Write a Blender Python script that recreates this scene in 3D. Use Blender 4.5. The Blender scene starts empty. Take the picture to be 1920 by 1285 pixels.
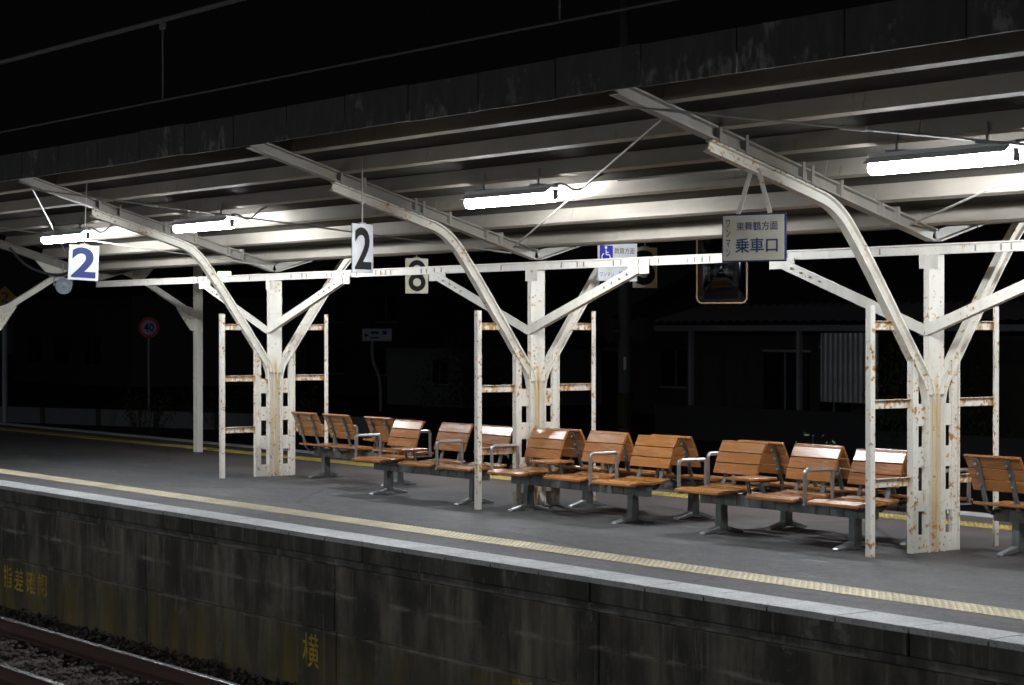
import bpy, bmesh, math, random
from mathutils import Vector, Matrix
random.seed(7)
R = math.radians
sc = bpy.context.scene
COL = sc.collection

# ---------------------------------------------------------------- camera, world, exposure
cam_d = bpy.data.cameras.new('camera')
cam_d.sensor_width = 36.0
cam_d.lens = 73.53
cam_d.clip_start = 0.1
cam_d.clip_end = 1000
cam = bpy.data.objects.new('camera', cam_d)
cam.location = (16.4655, -12.1619, 1.72)
cam.rotation_euler = (R(90 - 0.3366), 0, 0.9462)
COL.objects.link(cam)
sc.camera = cam
cam_d.dof.use_dof = True
cam_d.dof.focus_distance = 18.5
cam_d.dof.aperture_fstop = 5.6

w = bpy.data.worlds.new('World'); sc.world = w
w.use_nodes = True
bg = w.node_tree.nodes['Background']
bg.inputs[0].default_value = (0.8, 0.8, 0.9, 1)
bg.inputs[1].default_value = 0.0016
sc.view_settings.view_transform = 'Standard'
sc.view_settings.look = 'None'
sc.view_settings.exposure = 0.0
sc.view_settings.gamma = 1.0
sc.cycles.max_bounces = 6
sc.cycles.diffuse_bounces = 4
sc.cycles.glossy_bounces = 3
sc.cycles.transmission_bounces = 2
sc.cycles.caustics_reflective = False
sc.cycles.caustics_refractive = False
sc.cycles.use_denoising = True
sc.cycles.sample_clamp_indirect = 4.0

TUBE_POWER = 170.0

# ---------------------------------------------------------------- object helpers
def prop(o, label=None, cat=None, group=None, kind=None):
    if label: o['label'] = label
    if cat: o['category'] = cat
    if group: o['group'] = group
    if kind: o['kind'] = kind
    return o

def empty(name, loc=(0, 0, 0), rz=0.0, label=None, cat=None, group=None):
    o = bpy.data.objects.new(name, None)
    o.empty_display_size = 0.2
    COL.objects.link(o)
    o.location = loc; o.rotation_euler = (0, 0, rz)
    return prop(o, label, cat, group)

def copy_tree(o, parent=None):
    c = o.copy(); COL.objects.link(c)
    if parent: c.parent = parent
    for ch in list(o.children): copy_tree(ch, c)
    return c

class MB:
    def __init__(s): s.v = []; s.f = []
    def add(s, vs, fs):
        n = len(s.v); s.v += [tuple(p) for p in vs]; s.f += [tuple(i + n for i in f) for f in fs]; return s
    def box(s, x0, x1, y0, y1, z0, z1, M=None):
        vs = [Vector((x, y, z)) for x in (x0, x1) for y in (y0, y1) for z in (z0, z1)]
        if M: vs = [M @ p for p in vs]
        return s.add(vs, [(0, 1, 3, 2), (4, 6, 7, 5), (0, 4, 5, 1), (2, 3, 7, 6), (0, 2, 6, 4), (1, 5, 7, 3)])
    def bar(s, p, q, a, b, side=(1, 0, 0)):
        """box from p to q; a = size along 'side', b = size across it"""
        p = Vector(p); q = Vector(q); d = (q - p).normalized()
        sd = Vector(side); sd = (sd - d * sd.dot(d)).normalized(); up = d.cross(sd)
        vs = []
        for c in (p, q):
            for i, j in ((-1, -1), (1, -1), (1, 1), (-1, 1)):
                vs.append(c + sd * i * a / 2 + up * j * b / 2)
        return s.add(vs, [(3, 2, 1, 0), (4, 5, 6, 7), (0, 1, 5, 4), (1, 2, 6, 5), (2, 3, 7, 6), (3, 0, 4, 7)])
    def prism(s, poly, x0, x1):
        """poly of (y,z) extruded along x"""
        n = len(poly)
        vs = [(x0, a, b) for a, b in poly] + [(x1, a, b) for a, b in poly]
        fs = [tuple(range(n)), tuple(reversed(range(n, 2 * n)))]
        fs += [(i, n + i, n + (i + 1) % n, (i + 1) % n) for i in range(n)]
        return s.add(vs, fs)
    def tube(s, path, r, n=8, cap=True):
        path = [Vector(p) for p in path]
        rs = r if isinstance(r, (list, tuple)) else [r] * len(path)
        up = None; vs = []
        for i, p in enumerate(path):
            a = path[max(i - 1, 0)]; b = path[min(i + 1, len(path) - 1)]
            d = (b - a).normalized()
            if up is None: up = d.orthogonal().normalized()
            up = (up - d * up.dot(d)).normalized(); sd = d.cross(up)
            for k in range(n):
                t = 2 * math.pi * k / n
                vs.append(p + (up * math.cos(t) + sd * math.sin(t)) * rs[i])
        fs = []
        for i in range(len(path) - 1):
            for k in range(n):
                k2 = (k + 1) % n
                fs.append((i * n + k, i * n + k2, (i + 1) * n + k2, (i + 1) * n + k))
        if cap:
            fs.append(tuple(reversed(range(n)))); m = (len(path) - 1) * n; fs.append(tuple(m + k for k in range(n)))
        return s.add(vs, fs)
    def sweep(s, path, prof, side=(1, 0, 0)):
        """sweep a closed profile (a along side, b in the bending plane) along path"""
        path = [Vector(p) for p in path]; sd = Vector(side); n = len(prof); vs = []
        for i, p in enumerate(path):
            if i == 0: d = path[1] - p
            elif i == len(path) - 1: d = p - path[-2]
            else: d = (path[i + 1] - p).normalized() + (p - path[i - 1]).normalized()
            d.normalize(); up = d.cross(sd).normalized()
            for a, b in prof: vs.append(p + sd * a + up * b)
        fs = []
        for i in range(len(path) - 1):
            for k in range(n):
                k2 = (k + 1) % n
                fs.append((i * n + k, i * n + k2, (i + 1) * n + k2, (i + 1) * n + k))
        fs.append(tuple(reversed(range(n)))); m = (len(path) - 1) * n; fs.append(tuple(m + k for k in range(n)))
        return s.add(vs, fs)
    def lathe(s, prof, n=24, M=None):
        """prof of (r, z) about z"""
        vs = []
        for r, z in prof:
            for k in range(n):
                t = 2 * math.pi * k / n
                p = Vector((r * math.cos(t), r * math.sin(t), z))
                vs.append(M @ p if M else p)
        fs = []
        for i in range(len(prof) - 1):
            for k in range(n):
                k2 = (k + 1) % n
                fs.append((i * n + k, i * n + k2, (i + 1) * n + k2, (i + 1) * n + k))
        return s.add(vs, fs)
    def build(s, name, m, parent=None, bevel=0, smooth=False, loc=None, rz=0.0):
        me = bpy.data.meshes.new(name); me.from_pydata([tuple(v) for v in s.v], [], s.f); me.validate()
        b = bmesh.new(); b.from_mesh(me); bmesh.ops.recalc_face_normals(b, faces=b.faces); b.to_mesh(me); b.free()
        me.materials.append(m)
        if smooth:
            for p in me.polygons: p.use_smooth = True
        o = bpy.data.objects.new(name, me); COL.objects.link(o)
        if parent: o.parent = parent
        if loc: o.location = loc
        if rz: o.rotation_euler = (0, 0, rz)
        if bevel:
            md = o.modifiers.new('bevel', 'BEVEL'); md.width = bevel; md.segments = 2; md.limit_method = 'ANGLE'
        return o

def smooth_path(pts, k=3):
    """Chaikin rounding of a polyline, ends kept"""
    pts = [Vector(p) for p in pts]
    for _ in range(k):
        q = [pts[0]]
        for a, b in zip(pts, pts[1:]):
            q += [a * .75 + b * .25, a * .25 + b * .75]
        q.append(pts[-1]); pts = q
    return pts

def text_mesh(body, name, m, parent, width, height, cx, cz, y, bold=0.0, roll=0.0, depth=0.0015, vertical=False):
    """flat lettering in the local XZ plane, read from -Y, fitted to a box"""
    c = bpy.data.curves.new(name, 'FONT')
    c.body = '\n'.join(body) if vertical else body
    c.size = 1.0; c.align_x = 'CENTER'; c.extrude = 0.0; c.offset = bold
    c.resolution_u = 4
    if vertical: c.space_line = 1.0
    t = bpy.data.objects.new(name, c); COL.objects.link(t)
    dg = bpy.context.evaluated_depsgraph_get()
    me = bpy.data.meshes.new_from_object(t.evaluated_get(dg))
    bpy.data.objects.remove(t)
    xs = [v.co.x for v in me.vertices]; ys = [v.co.y for v in me.vertices]
    sx = width / (max(xs) - min(xs)); sy = height / (max(ys) - min(ys))
    mx = (max(xs) + min(xs)) / 2; my = (max(ys) + min(ys)) / 2
    cr, sr = math.cos(roll), math.sin(roll)
    for v in me.vertices:
        a = (v.co.x - mx) * sx; b = (v.co.y - my) * sy
        v.co = Vector((cx + a * cr - b * sr, y, cz + a * sr + b * cr))
    me.name = name
    me.materials.clear(); me.materials.append(m)
    o = bpy.data.objects.new(name, me); COL.objects.link(o); o.parent = parent
    return o

# ---------------------------------------------------------------- materials
def mat(name, col, rough=0.6, metal=0.0, spec=0.5):
    m = bpy.data.materials.new(name); m.use_nodes = True
    b = m.node_tree.nodes['Principled BSDF']
    b.inputs['Base Color'].default_value = (*col, 1)
    b.inputs['Roughness'].default_value = rough
    b.inputs['Metallic'].default_value = metal
    b.inputs['Specular IOR Level'].default_value = spec
    return m

class NT:
    def __init__(s, m): s.t = m.node_tree; s.n = s.t.nodes; s.l = s.t.links; s.b = s.n['Principled BSDF']
    def tc(s, kind='Object', rnd=True, scale=(1, 1, 1)):
        t = s.n.new('ShaderNodeTexCoord'); out = t.outputs[kind]
        if rnd:
            oi = s.n.new('ShaderNodeObjectInfo'); mu = s.n.new('ShaderNodeMath'); mu.operation = 'MULTIPLY'
            s.l.new(oi.outputs['Random'], mu.inputs[0]); mu.inputs[1].default_value = 37.0
            ad = s.n.new('ShaderNodeVectorMath'); ad.operation = 'ADD'
            s.l.new(out, ad.inputs[0]); s.l.new(mu.outputs[0], ad.inputs[1]); out = ad.outputs[0]
        mp = s.n.new('ShaderNodeMapping'); mp.inputs['Scale'].default_value = scale
        s.l.new(out, mp.inputs['Vector'])
        return mp.outputs[0]
    def noise(s, vec, scale, detail=4, rough=.55):
        n = s.n.new('ShaderNodeTexNoise'); n.inputs['Scale'].default_value = scale
        n.inputs['Detail'].default_value = detail; n.inputs['Roughness'].default_value = rough
        s.l.new(vec, n.inputs['Vector']); return n.outputs['Fac']
    def ramp(s, fac, a, b, va=0.0, vb=1.0):
        r = s.n.new('ShaderNodeMapRange'); r.inputs['From Min'].default_value = a; r.inputs['From Max'].default_value = b
        r.inputs['To Min'].default_value = va; r.inputs['To Max'].default_value = vb
        s.l.new(fac, r.inputs['Value']); return r.outputs[0]
    def math(s, op, a, b=None):
        m = s.n.new('ShaderNodeMath'); m.operation = op
        for i, x in enumerate((a, b)):
            if x is None: continue
            if isinstance(x, (int, float)): m.inputs[i].default_value = x
            else: s.l.new(x, m.inputs[i])
        return m.outputs[0]
    def mix(s, fac, a, b, mode='MIX'):
        m = s.n.new('ShaderNodeMix'); m.data_type = 'RGBA'; m.blend_type = mode
        if isinstance(fac, (int, float)): m.inputs[0].default_value = fac
        else: s.l.new(fac, m.inputs[0])
        for i, x in ((6, a), (7, b)):
            if isinstance(x, tuple): m.inputs[i].default_value = (*x[:3], 1)
            else: s.l.new(x, m.inputs[i])
        return m.outputs[2]
    def bump(s, h, strength=.3, dist=.01):
        b = s.n.new('ShaderNodeBump'); b.inputs['Strength'].default_value = strength; b.inputs['Distance'].default_value = dist
        s.l.new(h, b.inputs['Height']); s.l.new(b.outputs[0], s.b.inputs['Normal'])
    def sep(s, vec):
        x = s.n.new('ShaderNodeSeparateXYZ'); s.l.new(vec, x.inputs[0]); return x.outputs
    def color(s, c): s.l.new(c, s.b.inputs['Base Color'])
    def rough(s, c): s.l.new(c, s.b.inputs['Roughness'])

def steel(name, base=(.72, .71, .67), spots=.60, patches=.70, ends=None, streak=False, rough=.45):
    """painted steel: chips, rust bleeding downwards, grime"""
    m = mat(name, base, rough); t = NT(m)
    v = t.tc(); v2 = t.tc(scale=(1, 1, .18)); raw = t.tc(rnd=False)
    col = t.mix(t.ramp(t.noise(v, 2.3, 5), .35, .75, 0, .35), base, tuple(c * .72 for c in base))
    col = t.mix(t.ramp(t.noise(v2, 9, 6), .50, .75, 0, .4), col, (.50, .45, .36))
    sp = t.noise(v, 26, 3, .5)
    big = t.noise(v, 3.1, 3)
    chips = t.ramp(t.math('ADD', t.math('MULTIPLY', sp, .75), t.math('MULTIPLY', big, .35)), spots, spots + .035)
    halo = t.ramp(t.math('ADD', t.math('MULTIPLY', sp, .75), t.math('MULTIPLY', big, .35)), spots - .06, spots + .02, 0, .55)
    st = t.ramp(t.noise(v2, 16, 4), patches, patches + .06, 0, .8)
    if ends is not None:
        y = t.math('ABSOLUTE', t.sep(raw)[1])
        d = t.math('MINIMUM', t.math('ABSOLUTE', t.math('SUBTRACT', y, ends[0])), t.math('ABSOLUTE', t.math('SUBTRACT', y, ends[1])))
        e = t.ramp(t.math('ADD', d, t.math('MULTIPLY', t.noise(v, 18, 4), .14)), .075, .15, 1, 0)
        st = t.math('MAXIMUM', st, e)
    col = t.mix(halo, col, (.58, .36, .11))
    col = t.mix(st, col, (.60, .30, .055))
    if streak:
        x, y, z = t.sep(raw)
        d = t.math('ABSOLUTE', t.math('ADD', y, t.math('MULTIPLY', t.math('SUBTRACT', t.noise(v2, 6, 3), .5), .05)))
        k = t.math('MULTIPLY', t.ramp(d, .012, .034, 1, 0), t.ramp(z, 1.3, 1.42, 1, 0))
        k = t.math('MULTIPLY', k, t.ramp(t.noise(v2, 7, 4), .35, .6, .3, 1))
        col = t.mix(k, col, (.62, .38, .10))
    col = t.mix(chips, col, (.46, .215, .05))
    t.color(col)
    t.rough(t.ramp(st, 0, 1, rough, .85))
    t.bump(t.math('SUBTRACT', t.noise(v, 40, 3), t.math('MULTIPLY', chips, 1.5)), .25, .003)
    return m

M = {}
M['steel'] = steel('painted steel', (.82, .78, .69), spots=.72)
M['steel_rusty'] = steel('rusty painted steel', (.82, .78, .69), spots=.648, patches=.675)
M['rung'] = steel('rung paint', (.82, .78, .69), .595, .545, ends=(.69, .25))
M['steel_streak'] = steel('stained column paint', (.82, .78, .69), spots=.675, patches=.70, streak=True)
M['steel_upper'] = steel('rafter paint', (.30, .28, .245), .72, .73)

def roof_paint(name, base):
    m = mat(name, base, .6, spec=.25); t = NT(m); v = t.tc(rnd=False); v2 = t.tc(rnd=False, scale=(.12, 1, 1))
    c = t.mix(t.ramp(t.noise(v, 1.7, 5), .35, .7), base, tuple(x * .80 for x in base))
    c = t.mix(t.ramp(t.noise(v2, 12, 5), .45, .75, 0, .35), c, tuple(x * .6 for x in base))
    c = t.mix(t.ramp(t.noise(t.tc(rnd=False, scale=(1, .4, .4)), 7, 7, .7), .62, .70, 0, .55), c, (.20, .11, .05))
    t.color(c); t.bump(t.noise(v, 30, 3), .15, .003); return m
M['purlin'] = roof_paint('purlin paint', (.42, .375, .315))
M['sheet'] = roof_paint('roof sheet paint', (.10, .092, .08))

m = mat('stained fascia', (.055, .052, .048), .8); t = NT(m); v = t.tc(rnd=False); v2 = t.tc(rnd=False, scale=(1, 1, .3))
c = t.mix(t.ramp(t.noise(v2, 10, 6), .45, .8), (.046, .044, .041), (.085, .080, .074))
z = t.sep(t.tc(rnd=False))[2]
low = t.ramp(z, .96, 1.16, .10, 0)
lich = t.math('MULTIPLY', t.ramp(t.math('ADD', t.noise(v, 2.6, 7, .65), low), .60, .68), t.ramp(t.noise(v2, 22, 4), .40, .60))
c = t.mix(t.math('MULTIPLY', lich, .55), c, (.34, .33, .30)); t.color(c); t.bump(t.noise(v, 25, 4), .3, .006); M['fascia'] = m

m = mat('asphalt', (.07, .068, .068), .8); t = NT(m); v = t.tc(rnd=False); vx = t.tc(rnd=False, scale=(.35, 1, 1))
c = t.mix(t.ramp(t.noise(v, 55, 4, .75), .34, .66), (.030, .029, .030), (.135, .132, .133))
c = t.mix(t.ramp(t.noise(vx, 1.3, 6), .38, .68, 0, .55), c, (.050, .046, .045))
c = t.mix(t.ramp(t.noise(v, 7, 9, .85), .42, .60), t.mix(1.0, c, (.55, .55, .55), 'MULTIPLY'), c)
c = t.mix(t.ramp(t.noise(v, 16, 8, .9), .54, .62, 0, .75), c, (.19, .183, .175))
y = t.sep(t.tc(rnd=False))[1]
c = t.mix(t.ramp(y, -.4, .9, 0, .75), c, t.mix(t.noise(v, 200, 2), (.085, .062, .055), (.13, .10, .09)))
c = t.mix(t.ramp(t.noise(vx, 3.1, 7, .7), .605, .66, 0, .6), c, (.19, .182, .17))
t.color(c); t.rough(t.ramp(t.noise(vx, 1.1, 4), .3, .7, .55, .82))
vo = t.n.new('ShaderNodeTexVoronoi'); vo.feature = 'DISTANCE_TO_EDGE'; vo.inputs['Scale'].default_value = .32
warp = t.mix(.12, v, t.noise(v, 2.5, 6)); t.l.new(warp, vo.inputs['Vector'])
c = t.mix(t.ramp(vo.outputs['Distance'], .002, .006, .8, 0), c, (.02, .019, .018))
c = t.mix(t.ramp(t.noise(vx, .55, 3), .52, .56, 0, .28), c, (.15, .145, .135)); t.color(c)
t.bump(t.noise(v, 130, 3), .8, .006); M['asphalt'] = m

m = mat('coping concrete', (.40, .41, .42), .75); t = NT(m); v = t.tc(rnd=False)
c = t.mix(t.ramp(t.noise(v, 3, 6), .35, .7), (.58, .58, .57), (.42, .42, .41))
c = t.mix(t.ramp(t.noise(v, 34, 5, .7), .48, .66, 0, .65), c, (.20, .20, .195))
c = t.mix(t.ramp(t.noise(v, 5, 7, .7), .60, .66, 0, .6), c, (.72, .72, .70))
t.color(c)
wv = t.n.new('ShaderNodeTexChecker'); wv.inputs['Scale'].default_value = 46; t.l.new(v, wv.inputs[0])
t.bump(wv.outputs[1], .35, .003); M['coping'] = m

m = mat('tactile tile', (.62, .50, .27), .6); t = NT(m); v = t.tc(rnd=False)
c = t.mix(t.ramp(t.noise(v, 2.2, 6), .35, .7), (.66, .56, .37), (.42, .36, .26))
c = t.mix(t.ramp(t.noise(v, 45, 4), .52, .8, 0, .6), c, (.28, .25, .19)); t.color(c); M['tactile'] = m
m = mat('yellow tile', (.62, .44, .05), .6); t = NT(m); v = t.tc(rnd=False)
t.color(t.mix(t.ramp(t.noise(v, 3, 7, .7), .36, .62), (.62, .44, .06), (.26, .21, .08))); M['yellow'] = m

def concrete_wall(name, a, b, moss=True):
    m = mat(name, a, .9); t = NT(m); v = t.tc(rnd=False); vs = t.tc(rnd=False, scale=(1, 1, .10)); vb = t.tc(rnd=False, scale=(1, 1, .5))
    c = t.mix(t.ramp(t.noise(vs, 5.5, 7, .62), .36, .66), a, b)
    c = t.mix(t.ramp(t.noise(vb, 1.7, 6, .65), .40, .58, 0, .85), c, (.030, .029, .025))
    c = t.mix(t.ramp(t.noise(vs, 15, 5, .6), .58, .70, 0, .65), c, (.26, .245, .21))
    c = t.mix(t.ramp(t.noise(v, 4, 8, .72), .60, .68, 0, .6), c, (.32, .30, .26))
    if moss:
        z = t.sep(t.tc(rnd=False))[2]
        k = t.math('MULTIPLY', t.ramp(z, .62, .05, 0, 1), t.ramp(t.noise(vs, 2.4, 5), .46, .62))
        c = t.mix(k, c, (.30, .20, .015))
        k2 = t.ramp(z, .70, .36, 0, .45)
        c = t.mix(k2, c, (.085, .080, .045))
    vh = t.tc(rnd=False, scale=(.25, 1, 1)); zz = t.sep(t.tc(rnd=False))[2]
    for zc in (.552, 1.125, .86):
        near = t.ramp(t.math('ABSOLUTE', t.math('SUBTRACT', zz, t.math('ADD', zc, t.math('MULTIPLY', t.math('SUBTRACT', t.noise(vh, 3, 4), .5), .05)))), .004, .030, 1, 0)
        c = t.mix(t.math('MULTIPLY', near, t.ramp(t.noise(vh, 7, 6, .7), .46, .60, 0, .75)), c, (.36, .34, .29))
    t.color(c); t.bump(t.math('ADD', t.noise(v, 14, 7, .7), t.noise(v, 90, 3)), .55, .012); return m
M['wall'] = concrete_wall('stained concrete', (.085, .075, .055), (.27, .238, .178))
M['lip'] = concrete_wall('lip concrete', (.065, .060, .050), (.20, .186, .15), False)
M['ledge'] = concrete_wall('ledge concrete', (.10, .096, .086), (.20, .19, .17), False)

def wood(name, a, b):
    m = mat(name, a, .32, spec=.5); t = NT(m); v = t.tc(rnd=True, scale=(.12, 1, 1))
    c = t.mix(t.ramp(t.noise(v, 34, 6, .6), .35, .7), a, b); c = t.mix(t.ramp(t.noise(t.tc(), 3, 4), .4, .7, 0, .3), c, tuple(x * .7 for x in a))
    oi = t.n.new('ShaderNodeObjectInfo')
    c = t.mix(t.ramp(oi.outputs['Random'], 0, 1, 0, .55), c, t.mix(.5, c, (.22, .095, .045)))
    c = t.mix(t.ramp(t.noise(t.tc(scale=(.6, 1, 1)), 9, 6, .7), .58, .78, 0, .25), c, (.48, .28, .15))
    t.color(c); t.rough(t.ramp(t.noise(v, 20, 4), .3, .7, .21, .32)); t.b.inputs['Specular IOR Level'].default_value = .8; t.bump(t.noise(v, 50, 4), .12, .002); return m
M['wood'] = wood('varnished wood', (.50, .205, .050), (.38, .138, .032))
m = mat('bench frame paint', (.17, .185, .18), .42, .35); t = NT(m); v = t.tc()
t.color(t.mix(t.ramp(t.noise(v, 12, 5), .4, .7), (.19, .205, .20), (.12, .13, .128))); M['frame'] = m
M['cast'] = mat('worn cast aluminium', (.42, .44, .45), .38, .75)
M['chrome'] = mat('brushed tube', (.50, .52, .52), .32, .85)
M['pad'] = mat('cream pad', (.62, .60, .48), .6)
M['dark'] = mat('black rubber', (.02, .02, .02), .6)
M['bolt'] = mat('bolt steel', (.7, .7, .68), .3, .8)

def emit(name, col, s):
    m = mat(name, (.8, .8, .8)); b = m.node_tree.nodes['Principled BSDF']
    b.inputs['Emission Color'].default_value = (*col, 1); b.inputs['Emission Strength'].default_value = s; return m
M['tube'] = emit('lit fluorescent tube', (.90, .95, 1.0), TUBE_POWER)
M['green_lamp'] = emit('lit greenish lamp', (.70, 1.0, .32), 5.0)
M['housing'] = mat('lamp housing', (.30, .32, .36), .5, .1)
M['reflector'] = mat('white enamel', (.8, .8, .8), .4)
M['rod'] = mat('galvanised rod', (.42, .40, .36), .5, .3)
m = mat('rail steel', (.09, .045, .03), .7, .2); t = NT(m); v = t.tc(rnd=False, scale=(.2, 1, 1))
t.color(t.mix(t.noise(v, 20, 5), (.10, .045, .028), (.05, .03, .022))); M['rail'] = m
M['railhead'] = mat('polished rail head', (.55, .55, .56), .22, 1.0)
M['wire'] = mat('overhead wire', (.07, .07, .07), .7, .0)
m = mat('ballast', (.09, .07, .06), .95); t = NT(m); v = t.tc(rnd=False)
t.color(t.mix(t.noise(v, 18, 3), (.045, .034, .03), (.14, .115, .10))); M['ballast'] = m
m = mat('ground', (.03, .028, .024), .95); t = NT(m); v = t.tc(rnd=False)
t.color(t.mix(t.noise(v, 1.5, 6), (.02, .02, .016), (.05, .046, .038))); t.bump(t.noise(v, 12, 5), .5, .03); M['ground'] = m
M['sleeper'] = mat('old sleeper', (.06, .045, .035), .9)
m = mat('sign enamel white', (.66, .67, .70), .35); t = NT(m); v = t.tc()
t.color(t.mix(t.ramp(t.noise(v, 6, 6), .45, .75, 0, .6), (.66, .67, .70), (.50, .49, .46))); M['sign_white'] = m
m = mat('aged cream enamel', (.6, .56, .44), .4); t = NT(m); v = t.tc()
c = t.mix(t.ramp(t.noise(v, 5, 6), .4, .7), (.66, .62, .50), (.52, .47, .34)); t.color(c); M['sign_cream'] = m
M['sign_navy'] = mat('navy lettering', (.012, .022, .12), .4)
M['sign_blue'] = mat('blue lettering', (.003, .010, .40), .5, spec=.2)
M['sign_num'] = mat('dark blue numeral', (.012, .03, .15), .5, spec=.2)
M['sign_black'] = mat('black lettering', (.012, .012, .014), .4)
M['sign_red'] = mat('red sign ring', (.80, .03, .02), .4)
M['sign_orange'] = mat('yellow diamond sheet', (.62, .30, .01), .4)
M['wall_yellow'] = None
m = mat('faded yellow paint', (.42, .28, .015), .8); t = NT(m); v = t.tc(rnd=False); vs = t.tc(rnd=False, scale=(1, 1, .2))
t.color(t.mix(t.ramp(t.noise(vs, 14, 5), .40, .66), (.62, .42, .02), (.14, .11, .05))); M['wall_yellow'] = m
M['mirror'] = mat('dark mirror glass', (.035, .037, .045), .10, 1.0)
M['mirror_frame'] = mat('mirror frame', (.24, .15, .08), .5)
M['speaker'] = mat('grey speaker enamel', (.42, .43, .48), .4)
M['dim_yellow'] = mat('dull yellow', (.10, .075, .02), .8)  # even dark yellow for the pole guard stripes
M['block'] = mat('dark garden block', (.06, .06, .065), .9)
M['pole_conc'] = mat('pole concrete', (.16, .165, .17), .8)
M['pole_grey'] = mat('grey pole paint', (.42, .42, .46), .5, .1)
M['plaster'] = mat('house plaster', (.26, .26, .27), .9)
M['dark_wall'] = mat('dark timber wall', (.08, .066, .058), .9)
M['corr'] = mat('corrugated plastic', (.22, .22, .23), .30, 0, 1.0)
M['rooftile'] = mat('roof tile', (.06, .06, .065), .6)
M['shutter'] = mat('grey shutter', (.30, .30, .32), .6)
M['window'] = mat('dark window glass', (.02, .022, .025), .08)
M['leaf'] = mat('night leaves', (.05, .085, .025), .7)
M['leaf2'] = mat('pale leaves', (.09, .13, .04), .7)
M['stem'] = mat('stem', (.06, .05, .03), .8)

# ---------------------------------------------------------------- setting: ground, platform, track
def structure(o): o['kind'] = 'structure'; return o
S0, S1 = -70.0, 18.0
structure(MB().box(-200, 60, -60, 2.9, -1.62, -1.36).build('track_bed', M['ground']))
structure(MB().box(-200, 60, 2.9, 150, -1.62, -.92).build('ground', M['ground']))
structure(MB().box(S0, S1, -2.90, 2.62, -.30, 0.0).build('platform', M['asphalt']))
structure(MB().box(-30, 40, -22, -8.9, -1.36, 0.0).build('opposite_platform', M['asphalt']))

wall = empty('platform_wall', (0, -3.15, -1.36), label='dark stained concrete wall under the near platform edge, with yellow painted characters', cat='wall')
b = MB(); jo = [S0] + [1.43 + 3.57 * k for k in range(-19, 5)] + [S1]
for a, c in zip(jo, jo[1:]):
    b.box(a + .006, c - .006, 0, .30, .56, 1.12)
    b.box(a + .006, c - .006, .012, .30, -.1, .548)
    b.box(a - .01, c + .01, .03, .29, -.1, 1.12)
b.build('concrete_panel', M['wall'], wall, bevel=.006)
b = MB(); x = S0
while x < S1:
    b.box(x + .004, x + 2.99, -.08, .26, 1.19, 1.356); x += 3.0
b.build('lip', M['lip'], wall, bevel=.012)
MB().box(S0, S1, -.045, .26, 1.122, 1.188).build('ledge', M['ledge'], wall, bevel=.01)
for ch, cx in zip('指差確認', (-5.62, -5.30, -4.98, -4.66)):
    text_mesh(ch, 'painted_character', M['wall_yellow'], wall, .25, .25, cx, .345, .0085, bold=.010)
text_mesh('横', 'painted_character', M['wall_yellow'], wall, .27, .29, 1.02, .35, .0085, bold=.012)
text_mesh('断', 'painted_character', M['wall_yellow'], wall, .27, .29, 4.09, .375, .0085, bold=.022)

# coping blocks
for (t0, t1, lab) in ((-3.232, -2.902, 'pale grey coping blocks along the near platform edge'), (2.622, 2.90, 'dim coping blocks along the far platform edge')):
    b = MB(); x = S0
    while x < S1:
        b.box(x + .007, x + .593, t0 + random.uniform(-.0012, .0012), t1, -.035, .004 + random.uniform(0, .002)); x += .6
    o = b.build('coping', M['coping'], bevel=.003); prop(o, lab, 'coping')
MB_far = MB().box(S0, S1, 2.60, 2.88, -1.4, -.036).build('platform_wall', M['lip'])
prop(MB_far, 'dark concrete wall under the far platform edge, facing the houses', 'wall')

# tactile strips with raised dots
def tactile(tc, m, lab, s_from, s_to):
    b = MB(); b.box(S0, S1, tc - .15, tc + .15, -.01, .005)
    n = int((s_to - s_from) / .06)
    for i in range(n):
        for j in range(5):
            x = s_from + i * .06; y = tc - .12 + j * .06
            vs = []
            for r, z in ((.019, .005), (.012, .0105)):
                for k in range(6): vs.append((x + r * math.cos(k * math.pi / 3), y + r * math.sin(k * math.pi / 3), z))
            b.add(vs, [(k, (k + 1) % 6, 6 + (k + 1) % 6, 6 + k) for k in range(6)] + [(6, 7, 8, 9, 10, 11)])
    # tile joints
    o = b.build('tactile_strip', m); prop(o, lab, 'tactile paving'); return o
tactile(-2.31, M['tactile'], 'cream studded tactile strip beside the near platform edge', -14, 14)
tactile(1.957, M['yellow'], 'bright yellow tactile strip on the far side behind the benches', -12, 9)

# rails, sleepers, ballast
def rail(t, lab):
    e = empty('rail', (0, t, -1.27), label=lab, cat='rail', group='rails of the near track')
    b = MB(); b.prism([(-.06, 0), (.06, 0), (.06, .012), (.01, .03), (.01, .11), (.032, .122), (.032, .145), (-.032, .145), (-.032, .122), (-.01, .11), (-.01, .03), (-.06, .012)], S0, 30)
    b.build('rail_web', M['rail'], e)
    MB().box(S0, 30, -.027, .027, .1455, .150).build('rail_head', M['railhead'], e, bevel=.002)
    return e
rail(-4.16, 'polished steel rail nearest the platform wall')
rail(-5.30, 'steel rail farther from the platform wall, cut by the bottom left corner')
sl = MB().box(-.11, .11, -1.15, 1.15, -.13, 0).build('sleeper', M['sleeper'], bevel=.01)
prop(sl, 'dark timber sleeper under the rails in the ballast', 'sleeper', 'sleepers under the near track')
sl.location = (-9, -4.73, -1.300)
for k in range(1, 21):
    c = sl.copy(); COL.objects.link(c); c.location = (-9 + .62 * k, -4.73, -1.300 + random.uniform(-.004, .002))
b = MB()
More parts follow.
